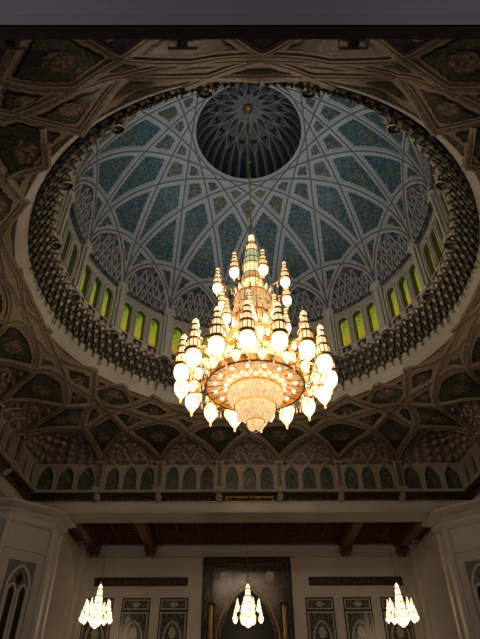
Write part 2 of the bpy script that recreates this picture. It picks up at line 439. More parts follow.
for i in range(16):
    uc=(i+1)*pitch
    drum.grid([[cyl(uc+pitch*(-.5+j/8),z,0) for j in range(9)] for z in (21.1,21.75)],'drum')
    for e in (-1,1):
        drum.grid([[cyl(uc+e*pitch*(.5-.08*j),z,0) for j in range(2)] for z in (21.75,25.0)],'drum')
    drum.grid([[cyl(uc+pitch*(-.5+j/8),z,0) for j in range(9)] for z in (25.0,25.35)],'drum')
    w=pitch*.84/3
    for k in (-1,0,1):
        c=uc+k*w; out=arch_outline(c,.74,SILL,WT,10)
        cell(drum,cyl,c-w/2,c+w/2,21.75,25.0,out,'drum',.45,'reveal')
        wn+=1
        bz=(RD*math.sin(c/RD),RD*math.cos(c/RD),SILL)
        f=MB()
        o1=arch_outline(c,.96,SILL-.02,WT+.1,10); P=[cyl(u,z,-.02) for u,z in o1[3:]+o1[:1]]
        nn=[Vector((-p[0],-p[1],0)).normalized() for p in P]
        f.sweep(P,nn,[(-.06,-.04),(-.06,.10),(.06,.10),(.06,-.04)],['drum']*3)
        o1=arch_outline(c,1.16,SILL-.02,WT+.28,12); P=[cyl(u,z,.0) for u,z in o1[3:]+o1[:1]]; nn=[Vector((-p[0],-p[1],0)).normalized() for p in P]
        f.sweep(P,nn,[(-.03,-.04),(-.03,.08),(.03,.08),(.03,-.04)],['lace']*3)
        F=f.build('window_%d'%wn,base=bz); struct(F)
        g=MB(); g.add([cyl(u,z,.38) for u,z in out],[tuple(range(len(out)))],'sglass'); g.build('stained_glass',F)
        s=MB(); a=[(c-.36,21.2),(c+.36,21.2),(c+.36,21.8),(c-.36,21.8)]
        s.add([cyl(u,z,-.03) for u,z in a],[(0,1,2,3)],'corndk')
        s.add([cyl(c+x*.16,21.5+y*.16,-.05) for x,y in ((-1,0),(0,-1),(1,0),(0,1))],[(0,1,2,3)],'cornl')
        s.build('sill_panel',F)
drum.build('drum_wall',dome)
for i in range(16):
    u=(i+.5)*pitch; mb=MB()
    for x,w,d in ((0,.17,.38),(-.27,.09,.22),(.27,.09,.22)):
        mb.grid([[cyl(u+x+sx*w,z,dd) for sx,dd in ((-1,.02),(-1,-d),(1,-d),(1,.02))] for z in (21.15,25.0)],'drum')
    for z0,z1,d,w in ((25.0,25.18,.45,.46),(25.18,25.6,.36,.4),(21.15,21.4,.46,.46)):
        mb.grid([[cyl(u+sx*w,z,dd) for sx,dd in ((-1,.02),(-1,-d),(1,-d),(1,.02))] for z in (z0,z1)],'drum')
        mb.grid([[cyl(u-w,z0,.02),cyl(u-w,z0,-d)],[cyl(u+w,z0,.02),cyl(u+w,z0,-d)]],'drum')
    mb.build('pilaster',dome)

# ---- cupola at the crown
cup=thing('cupola','fluted dark cupola with a ring of round bosses at the crown of the dome','cupola',(0,0,35.1))
NL=32
def cup_pt(th,s,off=0):
    """s 0 rim .. 1 crown"""
    t=s*PI/2; r=RC*math.cos(t)+.02; z=35.05+3.75*math.sin(t); return ((r-off)*math.sin(th),(r-off)*math.cos(th),z)
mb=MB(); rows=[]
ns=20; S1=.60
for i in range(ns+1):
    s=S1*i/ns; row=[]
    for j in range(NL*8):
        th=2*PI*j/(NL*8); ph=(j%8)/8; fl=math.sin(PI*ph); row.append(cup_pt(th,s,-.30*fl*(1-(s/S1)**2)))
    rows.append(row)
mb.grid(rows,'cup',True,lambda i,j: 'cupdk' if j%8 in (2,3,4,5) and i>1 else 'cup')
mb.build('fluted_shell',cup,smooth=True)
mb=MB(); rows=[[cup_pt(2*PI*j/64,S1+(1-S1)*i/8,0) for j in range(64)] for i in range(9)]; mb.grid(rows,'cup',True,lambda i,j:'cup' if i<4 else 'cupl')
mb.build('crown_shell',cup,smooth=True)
for j in range(NL):
    th=2*PI*j/NL; mb=MB(); mb.tube([cup_pt(th,S1*k/10,.05) for k in range(11)],.045,'cuprib',5)
    # scalloped edge of the flute
    mb.tube([cup_pt(th+2*PI/NL*k/6,0,-.02-.30*math.sin(PI*k/6)) for k in range(7)],.06,'cuprib',5)
    mb.build('flute_rib',cup)
mb=MB()
for j in range(16):
    th=2*PI*(j+.5)/16
    for e in (-1,1):
        mb.tube([cup_pt(th+e*R(11.25)*t,.42+.18*t**.5 if False else .38+.24*t,.07) for t in np.linspace(0,1,6)],.05,'cuprib',5)
        mb.tube([cup_pt(th+e*R(11.25)*(1-t),.60+.22*t,.06) for t in np.linspace(0,1,6)],.04,'cuprib',5)
mb.build('star_tracery',cup)
for j in range(16):
    th=2*PI*(j+.5)/16; p=cup_pt(th,.55,.1); mb=MB(); mb.sphere(p,.16,'vedge',8); mb.build('round_boss',cup,smooth=True)
mb=MB()
for j in range(16):
    th=2*PI*j/16; a=cup_pt(th,.62,.07); b=cup_pt(th-R(8),.72,.07); c=cup_pt(th,.82,.07); d=cup_pt(th+R(8),.72,.07); mb.quad(a,b,c,d,'cupdk')
    for k in (0,.5): mb.tube([cup_pt(th+R(22.5)*k,.80,.07),cup_pt(th+R(11),.90,.07)],.025,'cuprib',4)
mb.build('kite_inlay',cup)
mb=MB(); mb.lathe([(.01,38.5),(.18,38.53),(.32,38.62),(.36,38.8)],24,'dgold',mod=lambda a,r,z:1+.22*abs(math.cos(6*a))); mb.build('gold_boss',cup)
mb=MB(); mb.lathe([(RC+.02,35.02),(RC+.05,34.92),(RC+.28,34.88),(RC+.36,35.0)],96,'dstone'); mb.build('rim_moulding',cup,smooth=True)

# ------------------------------------------------------------------ RIM: marble band and muqarnas cornice under the drum
rim=thing('muqarnas_cornice','ring of dark hanging muqarnas brackets above a plain marble band below the dome','cornice',(0,0,18.5))
mb=MB(); mb.lathe([(12.22,18.42),(12.14,18.5),(12.02,18.8),(11.93,19.3),(11.87,20.0),(11.75,21.1),(11.2,21.2)],128,'rim',mod=lambda a,r,z: 1+.028*max(0,-math.cos(a))*min(1,max(0,(20.6-z)/2))); mb.build('marble_band',rim,smooth=True)
mb=MB(); mb.lathe([(12.5,18.50),(12.44,18.40),(12.26,18.40),(12.20,18.5)],128,'vdark',mod=lambda a,r,z: 1+.028*max(0,-math.cos(a))); mb.build('edge_trim',rim)
NT=[(11.88,19.62,.17,.85),(11.70,20.10,.22,.75),(11.48,20.52,.23,.65),(11.28,20.88,.22,.5)]
per=16*7
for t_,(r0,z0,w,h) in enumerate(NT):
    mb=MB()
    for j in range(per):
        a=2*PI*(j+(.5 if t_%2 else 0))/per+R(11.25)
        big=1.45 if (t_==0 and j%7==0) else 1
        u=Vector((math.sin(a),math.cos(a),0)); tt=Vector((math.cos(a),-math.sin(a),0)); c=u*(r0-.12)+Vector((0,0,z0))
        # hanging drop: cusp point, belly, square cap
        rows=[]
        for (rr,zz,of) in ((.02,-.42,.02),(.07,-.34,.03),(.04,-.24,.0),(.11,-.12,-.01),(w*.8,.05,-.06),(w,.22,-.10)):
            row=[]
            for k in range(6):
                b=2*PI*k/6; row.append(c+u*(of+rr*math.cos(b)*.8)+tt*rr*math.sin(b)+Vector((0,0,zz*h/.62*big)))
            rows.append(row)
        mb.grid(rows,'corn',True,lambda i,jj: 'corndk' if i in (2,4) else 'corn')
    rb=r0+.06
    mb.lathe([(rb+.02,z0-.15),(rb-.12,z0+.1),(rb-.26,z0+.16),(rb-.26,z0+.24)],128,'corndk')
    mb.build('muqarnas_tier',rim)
mb=MB(); mb.lathe([(11.25,20.98),(11.0,21.0),(10.93,21.08),(10.95,21.2),(11.05,21.26),(11.2,21.27)],128,'cornl'); mb.build('drum_ledge',rim)
br=None
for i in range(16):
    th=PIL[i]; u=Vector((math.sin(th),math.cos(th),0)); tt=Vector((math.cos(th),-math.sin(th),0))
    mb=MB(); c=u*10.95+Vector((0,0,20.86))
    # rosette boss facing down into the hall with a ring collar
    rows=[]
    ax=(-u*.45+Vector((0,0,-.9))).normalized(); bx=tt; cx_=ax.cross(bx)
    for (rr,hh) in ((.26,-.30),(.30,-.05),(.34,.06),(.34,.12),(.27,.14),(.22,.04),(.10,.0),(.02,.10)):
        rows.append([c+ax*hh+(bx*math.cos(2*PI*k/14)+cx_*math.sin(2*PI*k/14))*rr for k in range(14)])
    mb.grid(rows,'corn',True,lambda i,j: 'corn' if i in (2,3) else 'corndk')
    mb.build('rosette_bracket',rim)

# ------------------------------------------------------------------ RIBBED VAULT between square and ring
S=15.46; BP=4.45
half={ # (w,g):(x,y,z) measured for 0<=w<=3 on the far wall
 (0,.5):(0,13.12,17.2),(1,.5):(4.54,13.01,17.16),(2,.5):(8.76,12.37,17.04),(3,.5):(11.72,11.72,17.02),
 (.5,1):(2.33,12.53,17.9),(1.5,1):(6.46,11.77,17.6),(2.5,1):(9.77,10.94,17.65),
 (0,1.5):(0,12.50,18.3),(1,1.5):(4.77,11.92,18.2),(2,1.5):(9.02,10.63,17.88),(3,1.5):(10.45,10.45,18.05)}
NEARSHIFT=.75
def node(w,g):
    w=w%24
    side=int(((w+3)%24)//6); q=((w+3)%6)-3
    s=-1 if q<0 else 1
    if q==-3: s=-1
    if g==0: x,y,z=abs(q)*BP,15.5,16.2
    elif g==.25: x,y,z=abs(q)*BP,15.5,16.3
    else: x,y,z=half[(abs(q),g)]
    x*=s
    for _ in range(side): x,y=y,-x
    y-=NEARSHIFT*min(max(-y/11,0),1) if g>0 else 0      # the bay nearest the viewer is a little deeper
    return Vector((x,y,z))
def mid(a,b,k=.22): v=(a+b)/2; v.z+=k; return v
def ringp(w,r=12.12,z=18.42): a=R(w*15); r+=.34*max(0,-math.cos(a)); return Vector((r*math.sin(a),r*math.cos(a),z))
CP=[]
for w2 in range(48):
    w=w2/2
    for g in (0,.5,1,1.5):
        isn=(w2%2==1) if g in (0,1) else (w2%2==0)
        if not isn: continue
        if g==0 or True:
            CP.append(node(w,g))
    CP.append(ringp(w,12.2,18.47))
for i in range(24):
    for e in (-.5,.5): CP.append(mid(node(i+.5,0),node(i+.5+e,.5)))
CPn=np.array([tuple(p) for p in CP])
def tps_fit(P,Zv,lam=.02):
    n=len(P); d=np.sqrt(((P[:,None]-P[None])**2).sum(2)); K=np.where(d>0,d*d*np.log(d+1e-12),0)+lam*np.eye(n)
    Q=np.c_[np.ones(n),P]; Mx=np.block([[K,Q],[Q.T,np.zeros((3,3))]]); return np.linalg.solve(Mx,np.r_[Zv,0,0,0])
TW=tps_fit(CPn[:,:2],CPn[:,2])
def vz(x,y):
    d=np.sqrt(((CPn[:,:2]-(x,y))**2).sum(1)); k=np.where(d>0,d*d*np.log(d+1e-12),0); n=len(CPn)
    return float(k@TW[:n]+TW[n]+TW[n+1]*x+TW[n+2]*y)
def vpt(x,y,off=0): return (x,y,vz(x,y)-off)
def vn(x,y):
    e=.15; gx=(vz(x+e,y)-vz(x-e,y))/(2*e); gy=(vz(x,y+e)-vz(x,y-e))/(2*e); return Vector((gx,gy,-1)).normalized()
vault=thing('ribbed_vault','interlaced brown stone ribs and dark mosaic panels joining the square hall to the dome ring','vault',(0,0,13.9))
ribs=[]
def wsum(a,b): return (a+b)%24
def qof(w): return ((w+3)%6)-3
for i in range(24):
    p=i+.5; q=qof(p)     # -2.5..2.5
    for s in (-1,1):
        e=q*s            # local position measured along the walking direction
        if abs(e-.5)<.01 or abs(e-1.5)<.01:
            if e==1.5 or abs(e-1.5)<.01:
                continue # these are the far ends of the corner arches below
            # corner arch from .5 : (1,.5),(1.5,1),(2,1.5),(3,1.5),(3.5,1),(4,.5),4.5
            w=lambda t: p+s*(t-.5)
            ribs.append([node(p,0),node(w(1),.5),node(w(1.5),1),node(w(2),1.5),node(w(3),1.5),node(w(3.5),1),node(w(4),.5),node(w(4.5),0)])
        else:
            w=lambda t: p+s*t
            end=ringp(p+s*{-2.5:2.5,-1.5:2.35,-.5:2.8,2.5:1.25}[round(e,1)])
            L_=[node(p,0),node(w(.5),.5),node(w(1),1),node(w(1.5),1.5),end]
            ribs.append(L_)
for c4 in range(4):
    for s in (-1,1):
        w0=3+6*c4; E_=node(w0+s,1.5); en=ringp(w0+s*.64); X1=E_.lerp(en,.45); ribs.append([X1,X1.lerp(ringp(w0),.5)+Vector((0,0,.03)),ringp(w0)])
curves=[cat_rom(r,7) for r in ribs]
lines=[[(p.x,p.y) for p in c] for c in curves]
lines.append([((12.3+.34*max(0,-math.cos(R(a))))*math.sin(R(a)),(12.3+.34*max(0,-math.cos(R(a))))*math.cos(R(a))) for a in np.linspace(0,360,121)])
for i in range(24):   # chords that close the wall bays
    a,b=node(i+.5,0),node(i+1.5,0)
    lines.append([(a.x,a.y),(b.x,b.y)])
# base surface
base=MB(); cells=[]
for P,ar in arrangement(lines):
    Q=resample(P,.25); c=Q.mean(0)
    if np.hypot(*c)<5 or ar>100: continue
    ntouch=sum(1 for p in Q if max(abs(p[0]),abs(p[1]))>15.45)
    diag=sum(1 for p in Q if abs(abs(p[0])+abs(p[1])-(2.5*BP+15.5))<.05)
    if ntouch>6 or diag>6: continue                   # wall bay
    fill(base,P,lambda x,y: vpt(x,y,0),'vstone',.6)
    I=inset(P,.27,.12,.06,.4)
    if I is None: I=inset(P,.24,.12,0,.4)
    I2=inset(P,.34,.12,.08,.4)
    if I2 is None: I2=inset(P,.27,.1,0,.4); I=I if I2 is None else (inset(P,.21,.1,0,.4) if I is None else I)
    if I is None or I2 is None: continue
    mbp=MB(); fill(mbp,I,lambda x,y: vpt(x,y,.03),'vedge',.6)
    if I2 is not None: fill(mbp,I2,lambda x,y: vpt(x,y,.055),'vpanel',.6)
    mm=None
    c0,an,a,b=centre_axis(P); inn=inset(P,.3,.2)
    if ar>2.2 and ar<20 and np.sqrt(((P-c0)**2).sum(1)).min()>.45:
        k=min(1.15,math.sqrt(ar)/2.6); mm=MB(); fill(mm,blob(c0,.56*k,.40*k,an,8,.12,28),lambda x,y: vpt(x,y,.085),'medal',.9)
    cells.append((ar,mbp,mm))
place_cells(cells,vault)
base.build('vault_shell',vault,smooth=True)
vprof=[(-.19,-.06),(-.18,.06),(-.085,.075),(-.075,.10),(.075,.10),(.085,.075),(.18,.06),(.19,-.06)]
for c in curves:
    mb=MB(); nn=[]
    for k,p in enumerate(c):
        n=vn(p.x,p.y); 
        if k<7: n=(n*(k/7)+Vector((-p.x,-p.y,-6)).normalized()*(1-k/7)).normalized()
        nn.append(n)
    pts=[Vector((p.x,p.y,vz(p.x,p.y))) for p in c]
    mb.sweep(pts,nn,vprof,['vstone','vstone','vstone','vdark','vstone','vstone','vstone']); mb.build('vault_rib',vault)

# wall bays: tympana with muqarnas, piers, niches on the four walls
def wallfn(side,yb):
    def f(u,z,dep):
        x,y=u,yb+dep
        for _ in range(side): x,y=y,-x
        return (x,y,z)
    return f
YW=15.95
def bay_curve(i):
    """arch outline over bay i: node i (g=.5) between piers i-.5 and i+.5"""
    a=cat_rom([node(i-.5,0),node(i,.5),node(i+.5,1)],10)[:11]; b=cat_rom([node(i+.5,0),node(i,.5),node(i-.5,1)],10)[:11]
    o=a+b[::-1][1:]
    return [Vector((p.x,p.y,vz(p.x,p.y))) for p in o]
hall=[]
for side,nm in ((0,'far'),(1,'right'),(2,'near'),(3,'left')):
    fn=wallfn(side,YW)
    ar=thing('arcade',{'far':'row of tiled pointed niches above the far cornice, over the timber ceiling opening','right':'row of tiled pointed niches along the right hand wall above the cornice','near':'row of tiled niches over the near beam at the top of the view','left':'row of tiled pointed niches along the left hand wall above the cornice'}[nm],'arcade',tuple(fn(0,13.9,0)),'niche arcades')
    wall=MB()
    # niches: three per bay
    for k in range(-3,4):
        uc=k*BP
        w=(BP-.55)/3 if abs(k)<3 else .0
        if abs(k)<3: spots=[(uc+(j-1)*w,w) for j in range(3)]; ue=(uc-w*1.5,uc+w*1.5)
        else:
            s=1 if k>0 else -1; a0=2.5*BP+.28; wd=(YW-a0)/3; spots=[(s*(a0+wd*(j+.5)),wd) for j in range(3)]
            w=wd; ue=(min(s*a0,s*YW),max(s*a0,s*YW))
        for u,ww in spots:
            out=arch_outline(u,ww-.34,14.08,15.85,12,True)
            cell(wall,fn,u-ww/2,u+ww/2,13.9,16.15,out,'nstone',.22)
            til=MB(); fr=MB(); til.add([fn(a,b,.2) for a,b in out],[tuple(range(len(out)))],'niche')
            out3=arch_outline(u,(ww-.34)*.62,14.45,15.4,8,True); til.add([fn(a,b,.18) for a,b in out3],[tuple(range(len(out3)))],'tile')
            o2=arch_outline(u,ww-.16,14.0,16.05,12,True); P=[Vector(fn(a,b,0)) for a,b in o2[3:]+o2[:1]]
            n0=Vector(fn(0,0,-1))-Vector(fn(0,0,0)); fr.sweep(P,[n0]*len(P),[(-.06,0),(-.06,.12),(.06,.12),(.06,0)],['nstone']*3)
            F=fr.build('niche_surround',ar); til.build('tile_inlay',F)
    wall.build('niche_wall',ar)
    for q in (-2.5,-1.5,-.5,.5,1.5,2.5):
        p=MB(); u=q*BP
        for x,w,d in ((0,.13,.42),(-.2,.10,.28),(.2,.10,.28)):
            a=fn(u+x-w,13.95,-d); 
            P=[(u+x-w,0.0),(u+x-w,-d),(u+x+w,-d),(u+x+w,0.0)]
            p.grid([[fn(a,z,b) for a,b in P] for z in (13.95,16.25)],'vdark' if x==0 else 'nstone')
        P=[(u-.38,0.),(u-.38,-.5),(u+.38,-.5),(u+.38,0.)]; p.grid([[fn(a,z,b) for a,b in P] for z in (15.95,16.1)],'nstone'); p.grid([[fn(a,z,b) for a,b in P] for z in (13.95,14.15)],'nstone')
        p.build('pier_shaft',ar)
    # muqarnas hoods
    for k in range(-2,3):
        i=side*6+k; arc=bay_curve(i); n=len(arc); mb=MB(); rows=[]
        x0=(k-.5)*BP; x1=(k+.5)*BP
        for a in range(n):
            t=a/(n-1); lo=Vector(fn(x0+(x1-x0)*t,16.0,-.02)); hi=arc[a]+Vector((0,0,.06)); row=[]
            for j in range(9):
                s=j/8; p=lo.lerp(hi,s); up=Vector((0,0,1)); 
                p=p+Vector((0,0,1))*(.35*math.sin(PI*s))*min(1,4*t*(1-t)*1.2)
                row.append(p)
            rows.append(row)
        mb.grid(rows,'muq')
        # tiers of little scalloped brackets
        inn=Vector(fn(0,0,-1))-Vector(fn(0,0,0)); lat=Vector(fn(1,0,0))-Vector(fn(0,0,0))
        def on(t,s_,rows=rows,n=n):
            a=min(max(t,0),1)*(n-1); i0=int(a); f=a-i0; j0=min(int(s_*8),7); g=s_*8-j0
            return (rows[i0][j0].lerp(rows[i0][j0+1],g)).lerp(rows[min(i0+1,n-1)][j0].lerp(rows[min(i0+1,n-1)][j0+1],g),f)+inn*.1
        w_=(BP-.55)/3/BP
        for cc in (-1.5,-.5,.5,1.5) if True else ():
            if abs(cc)>1: 
                continue
            P_=[on(.5+(cc+(tt)*.5)*w_,.30-.30*abs(tt)**1.6) for tt in np.linspace(-1,1,9)]
            mb.sweep(P_,[inn]*9,[(-.05,-.03),(-.05,.08),(.05,.08),(.05,-.03)],['nstone']*3)
        for cc in (-1,0,1):
            P_=[on(.5+(cc+(tt)*.5)*w_,.62-.34*abs(tt)**1.6) for tt in np.linspace(-1,1,9)]
            mb.sweep(P_,[inn]*9,[(-.04,-.03),(-.04,.08),(.04,.08),(.04,-.03)],['muq']*3)
        for rr,(s,cnt) in enumerate(((.22,6),(.40,7),(.58,6),(.75,4))):
            for c_ in range(cnt):
                t=.5+((c_+.5)/cnt-.5)*(.86-.22*s)
                a=t*(n-1); i0=int(a); f=a-i0; A0=Vector(rows[i0][int(s*8)]); A1=Vector(rows[min(i0+1,n-1)][int(s*8)]); p=A0.lerp(A1,f)
                w=BP*.40/cnt*(1-.4*s)
                mb.grid([[p+lat*(w*math.cos(b))*q_+inn*(.03+.15*math.sin(b)*q_)+Vector((0,0,h_)) for b in np.linspace(0,PI,6)] for q_,h_ in ((.15,-.20),(.7,-.10),(1,.05),(1,.16))],'muq',False,lambda i_,j_: 'muq')
        mb.build('muqarnas_hood',ar)
# corner squinches
for cn,nm in enumerate(('right far','right near','left near','left far')):
    i=3+6*cn; arc=bay_curve(i); n=len(arc)
    f1=wallfn(cn,YW); f2=wallfn((cn+1)%4,YW)
    low=[]
    for a in range(n):
        t=a/(n-1); a0=2.5*BP
        if t<=.5: low.append(Vector(f1(a0+(YW-.02-a0)*(t*2),16.1,-.02)))
        else: low.append(Vector(f2(-(YW-.02)+(YW-.02-a0)*(t*2-1),16.1,-.02)))
    rows=[]
    for a in range(n):
        t=a/(n-1); row=[]
        for j in range(13):
            s=j/12; p=low[a].lerp(arc[a]+Vector((0,0,.06)),s)+Vector((0,0,1))*(.55*math.sin(PI*s))*min(1,4*t*(1-t)); row.append(p)
        rows.append(row)
    sq=thing('corner_squinch','deep muqarnas squinch arch in the %s corner of the vault'%nm,'squinch',tuple(low[n//2]),'corner squinches')
    mb=MB(); mb.grid(rows,'muq'); 
    for s,cnt in ((.1,10),(.27,9),(.44,8),(.61,7),(.78,5)):
        for c_ in range(cnt):
            t=.5+((c_+.5)/cnt-.5)*.86; a=t*(n-1); i0=int(a); f=a-i0
            p=Vector(rows[i0][int(s*12)]).lerp(Vector(rows[min(i0+1,n-1)][int(s*12)]),f); inn=Vector((-p.x,-p.y,0)).normalized(); lat=Vector((inn.y,-inn.x,0)); w=2.6/cnt
            mb.grid([[p+lat*(w*math.cos(b))*q_+inn*(.05+.2*math.sin(b)*q_)+Vector((0,0,h_)) for b in np.linspace(0,PI,6)] for q_,h_ in ((.15,-.26),(.7,-.12),(1,.05),(1,.18))],'muq',False,lambda i_,j_: 'muq')
    mb.build('muqarnas_hood',sq)
    mb=MB(); A2=[p+Vector((0,0,.02)) for p in arc]; mb.sweep(A2,[Vector((-p.x,-p.y,-8)).normalized() for p in A2],[(-.16,-.05),(-.16,.14),(-.05,.14),(-.05,-.05)],['vstone']*3); mb.build('arch_edge',sq)

# ------------------------------------------------------------------ cornice ledge, frieze, lintel beams (square ring)
def ring_sq(prof,k,kf=None):
    """prof: [(half-size, z)] swept round the square"""
    mb=MB(); rows=[]
    for h,z in prof: rows.append([(-h,h,z),(h,h,z),(h,-h-.33 if h<16 else -h,z),(-h,-h-.33 if h<16 else -h,z)])
    mb.grid(rows,k,True,kf); return mb
mb=ring_sq([(16.42,13.38),(15.70,13.72),(15.62,13.76),(15.48,13.79),(15.44,13.88),(15.50,13.96),(15.75,13.99),(16.0,14.0)],'nstone',lambda i,j:'frieze' if i<2 else 'nstone'); struct(mb.build('trim_1'))  # dark underside colour stands in for shade below the ledge
mb=ring_sq([(15.68,13.70),(16.38,13.375)],'frieze'); mb2=ring_sq([(16.4,13.40),(16.30,13.38),(16.28,13.30),(16.36,13.26),(16.36,12.72),(16.28,12.66),(16.30,12.56),(18.6,12.56),(18.6,13.4)],'marble',lambda i,j:'frieze' if j==2 else 'marble');  # near side takes the dark colour to paint in its shade
fz=thing('inscription_frieze','dark frieze with gold inscription panels running under the cornice around the hall','frieze',(0,16.4,13.4))
mb.build('frieze_ground',fz)
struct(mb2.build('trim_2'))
near=MB(); near.box(-18.6,18.6,-18.6,-16.60,12.50,12.58,'lav'); near.box(-18.6,18.6,-17.0,-16.85,12.46,12.52,'lav'); near.box(-18.6,18.6,-16.64,-16.54,12.50,13.4,'frieze'); struct(near.build('trim_3'))  # dark strip on the near face is painted shade
def gold_strokes(mb,fn,u0,u1,z0,z1,dep,seed,dens=1.0,k='goldtxt'):
    """gilded flowing strokes like a line of inscription"""
    rnd=random.Random(seed); u=u0+.05; H=z1-z0
    while u<u1-.1:
        w=rnd.uniform(.10,.32)*H*3; n=7; hh=rnd.uniform(.2,.9)*H; typ=rnd.random(); pts=[]
        for i in range(n):
            t=i/(n-1)
            if typ<.45: pts.append((u+w*.15*math.sin(t*2),z0+.12*H+hh*t))
            else: pts.append((u+w*t,z0+.2*H+.28*H*math.sin(PI*t*rnd.choice((1,2)))+.15*H*t))
        P=[Vector(fn(min(a,u1-.03),b,dep)) for a,b in pts]; n0=Vector(fn(0,0,-1))-Vector(fn(0,0,0))
        mb.sweep(P,[n0]*n,[(-.022,0),(-.018,.02),(.018,.02),(.022,0)],[k]*3)
        u+=w*rnd.uniform(.35,.7)/dens
for side in range(4):
    fn=wallfn(side,16.4)
    for k in range(-3,4):
        mb=MB(); u0=k*BP-1.75; u1=k*BP+1.75
        sl=lambda u,z,dep,side=side: wallfn(side,0)(u,13.375+.30*(z/.26)+dep,16.36-.62*(z/.26)+.05+(.33 if side==2 else 0)*(z/.26)+dep*.4)
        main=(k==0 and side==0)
        mb.add([sl(a,b,-.02) for a,b in ((u0,0),(u1,0),(u1,.26),(u0,.26))],[(0,1,2,3)],'litpan' if main else 'tiledk')  # middle far panel is coloured gold to paint in the light it catches
        if side!=2: gold_strokes(mb,sl,u0+.08,u1-.08,.02,.25,-.04,side*10+k,1.6 if main else 1.0,'frieze' if main else 'medal')
        mb.build('inscription_panel',fz)
# console brackets under the ledge
cb=None; pos={0:'far',1:'right',2:'near',3:'left'}
def console():
    mb=MB(); 
    pr=[(.0,13.22),(.12,13.26),(.18,13.34),(.16,13.42),(.22,13.5),(.27,13.64),(.31,13.7),(.31,13.86),(0,13.86)]
    rows=[]
    for r,z in pr: rows.append([(r*1.15*math.cos(a),-r*1.3*math.sin(a)*(1 if z<13.45 else 1.25),z-13.4) for a in np.linspace(0,PI,9)])
    mb.grid(rows,'cornl',False,lambda i,j:'cornl' if j%2 else 'nstone'); return mb
ORD=['leftmost','second from the left','third from the left','third from the right','second from the right','rightmost']
for side in range(4):
    fn=wallfn(side,16.12 if side!=2 else 16.35)
    for j,q in enumerate((-2.5,-1.5,-.5,.5,1.5,2.5)):
        loc=Vector(fn(q*BP,13.4,0))
        lab='%s stone console bracket under the %s cornice'%(ORD[j],pos[side])
        if cb is None: cb=console().build('console_bracket',base=(0,0,0)); o=cb
        else: o=dup(cb)
        o.location=loc+Vector((0,0,ZC)); o.rotation_euler=(0,0,-side*PI/2); tag(o,lab,'bracket','console brackets under the cornice')

# ------------------------------------------------------------------ far aisle: timber ceiling, marble walls, tiled panels, mihrab
YB=26.4
mb=MB(); mb.box(-34,34,YB,YB+.5,-1.6,13.6,'marble')
struct(mb.build('wall_far'))
mb=MB()
for z in (12.35,12.05): mb.box(-34,34,YB-.06,YB,z-.05,z+.05,'marble_line')
mb.box(-34,34,YB-.25,YB,12.5,12.62,'marble'); struct(mb.build('trim_4'))
mb=MB(); mb.box(-34.5,-34,-30,YB+.5,-1.6,13.6,'marble'); struct(mb.build('wall_left'))
mb=MB(); mb.box(34,34.5,-30,YB+.5,-1.6,13.6,'marble'); struct(mb.build('wall_right'))
mb=MB(); mb.box(-36,36,-31,YB+1,-1.8,-1.6,'carpet'); struct(mb.build('floor'))
# timber ceiling
ceil=MB(); ceil.box(-34,34,18.5,YB,13.45,13.6,'wood'); ceil.box(-34,-18.6,-30,18.6,13.3,13.5,'wood'); ceil.box(18.6,34,-30,18.6,13.3,13.5,'wood'); ceil.box(-34,34,-31,-18.6,13.3,13.5,'wood')
struct(ceil.build('ceiling'))
tb=thing('timber_ceiling','dark brown coffered timber ceiling behind the far marble beam','ceiling',(0,22,13.4))
for y in np.arange(18.8,26.3,.75):
    mb=MB(); mb.box(-14.2,14.2,y-.07,y+.07,13.25,13.45,'wood'); mb.build('joist',tb)
mb=MB()
for x in np.arange(-12.9,13,1.75): mb.box(x-.05,x+.05,18.6,26.3,13.30,13.45,'woodl')
mb.box(-14.2,14.2,18.55,18.9,12.9,13.45,'wood'); mb.box(-14.2,14.2,25.7,26.2,12.95,13.45,'wood'); mb.build('coffer_frame',tb)
LB=['leftmost timber ceiling beam beside the left marble arch','timber ceiling beam left of the gilded prayer niche','timber ceiling beam right of the gilded prayer niche','rightmost timber ceiling beam beside the right marble arch']
for x,l in zip((-13.3,-8.45,8.45,13.3),LB):
    w=.42; b=thing('ceiling_beam',l,'beam',(x,22,12.6),'main timber beams of the far ceiling')
    mb=MB(); mb.box(x-w,x+w,18.5,26.35,12.75,13.4,'wood'); mb.build('beam_body',b)
    mb=MB(); mb.box(x-w*.75,x+w*.75,18.5,26.35,12.66,12.76,'woodl'); mb.box(x-w-.04,x+w+.04,18.5,26.35,12.95,13.03,'woodl'); mb.build('gilded_edge',b)
    mb=MB(); mb.prism([(x-w*1.05,25.2),(x+w*1.05,25.2),(x+w*1.05,26.35),(x-w*1.05,26.35)],12.35,12.75,'wood'); mb.prism([(x-w*.8,25.6),(x+w*.8,25.6),(x+w*.8,26.35),(x-w*.8,26.35)],12.05,12.36,'woodl'); mb.build('end_console',b)
# cove lights along the top of the far wall
for k,(a,b) in enumerate(((-12.7,-9.1),(-7.8,7.8),(9.1,12.7))):
    mb=MB(); mb.box(a,b,YB-.22,YB-.08,12.64,12.70,'cove'); 
    mb.box(a,b,YB-.30,YB-.24,12.60,12.78,'marble')
    tag(mb.build('cove_light',base=((a+b)/2,YB-.2,12.65)),('left','long middle','right')[k]+' pale strip light along the top of the far marble wall','light','cove lights above the far wall')
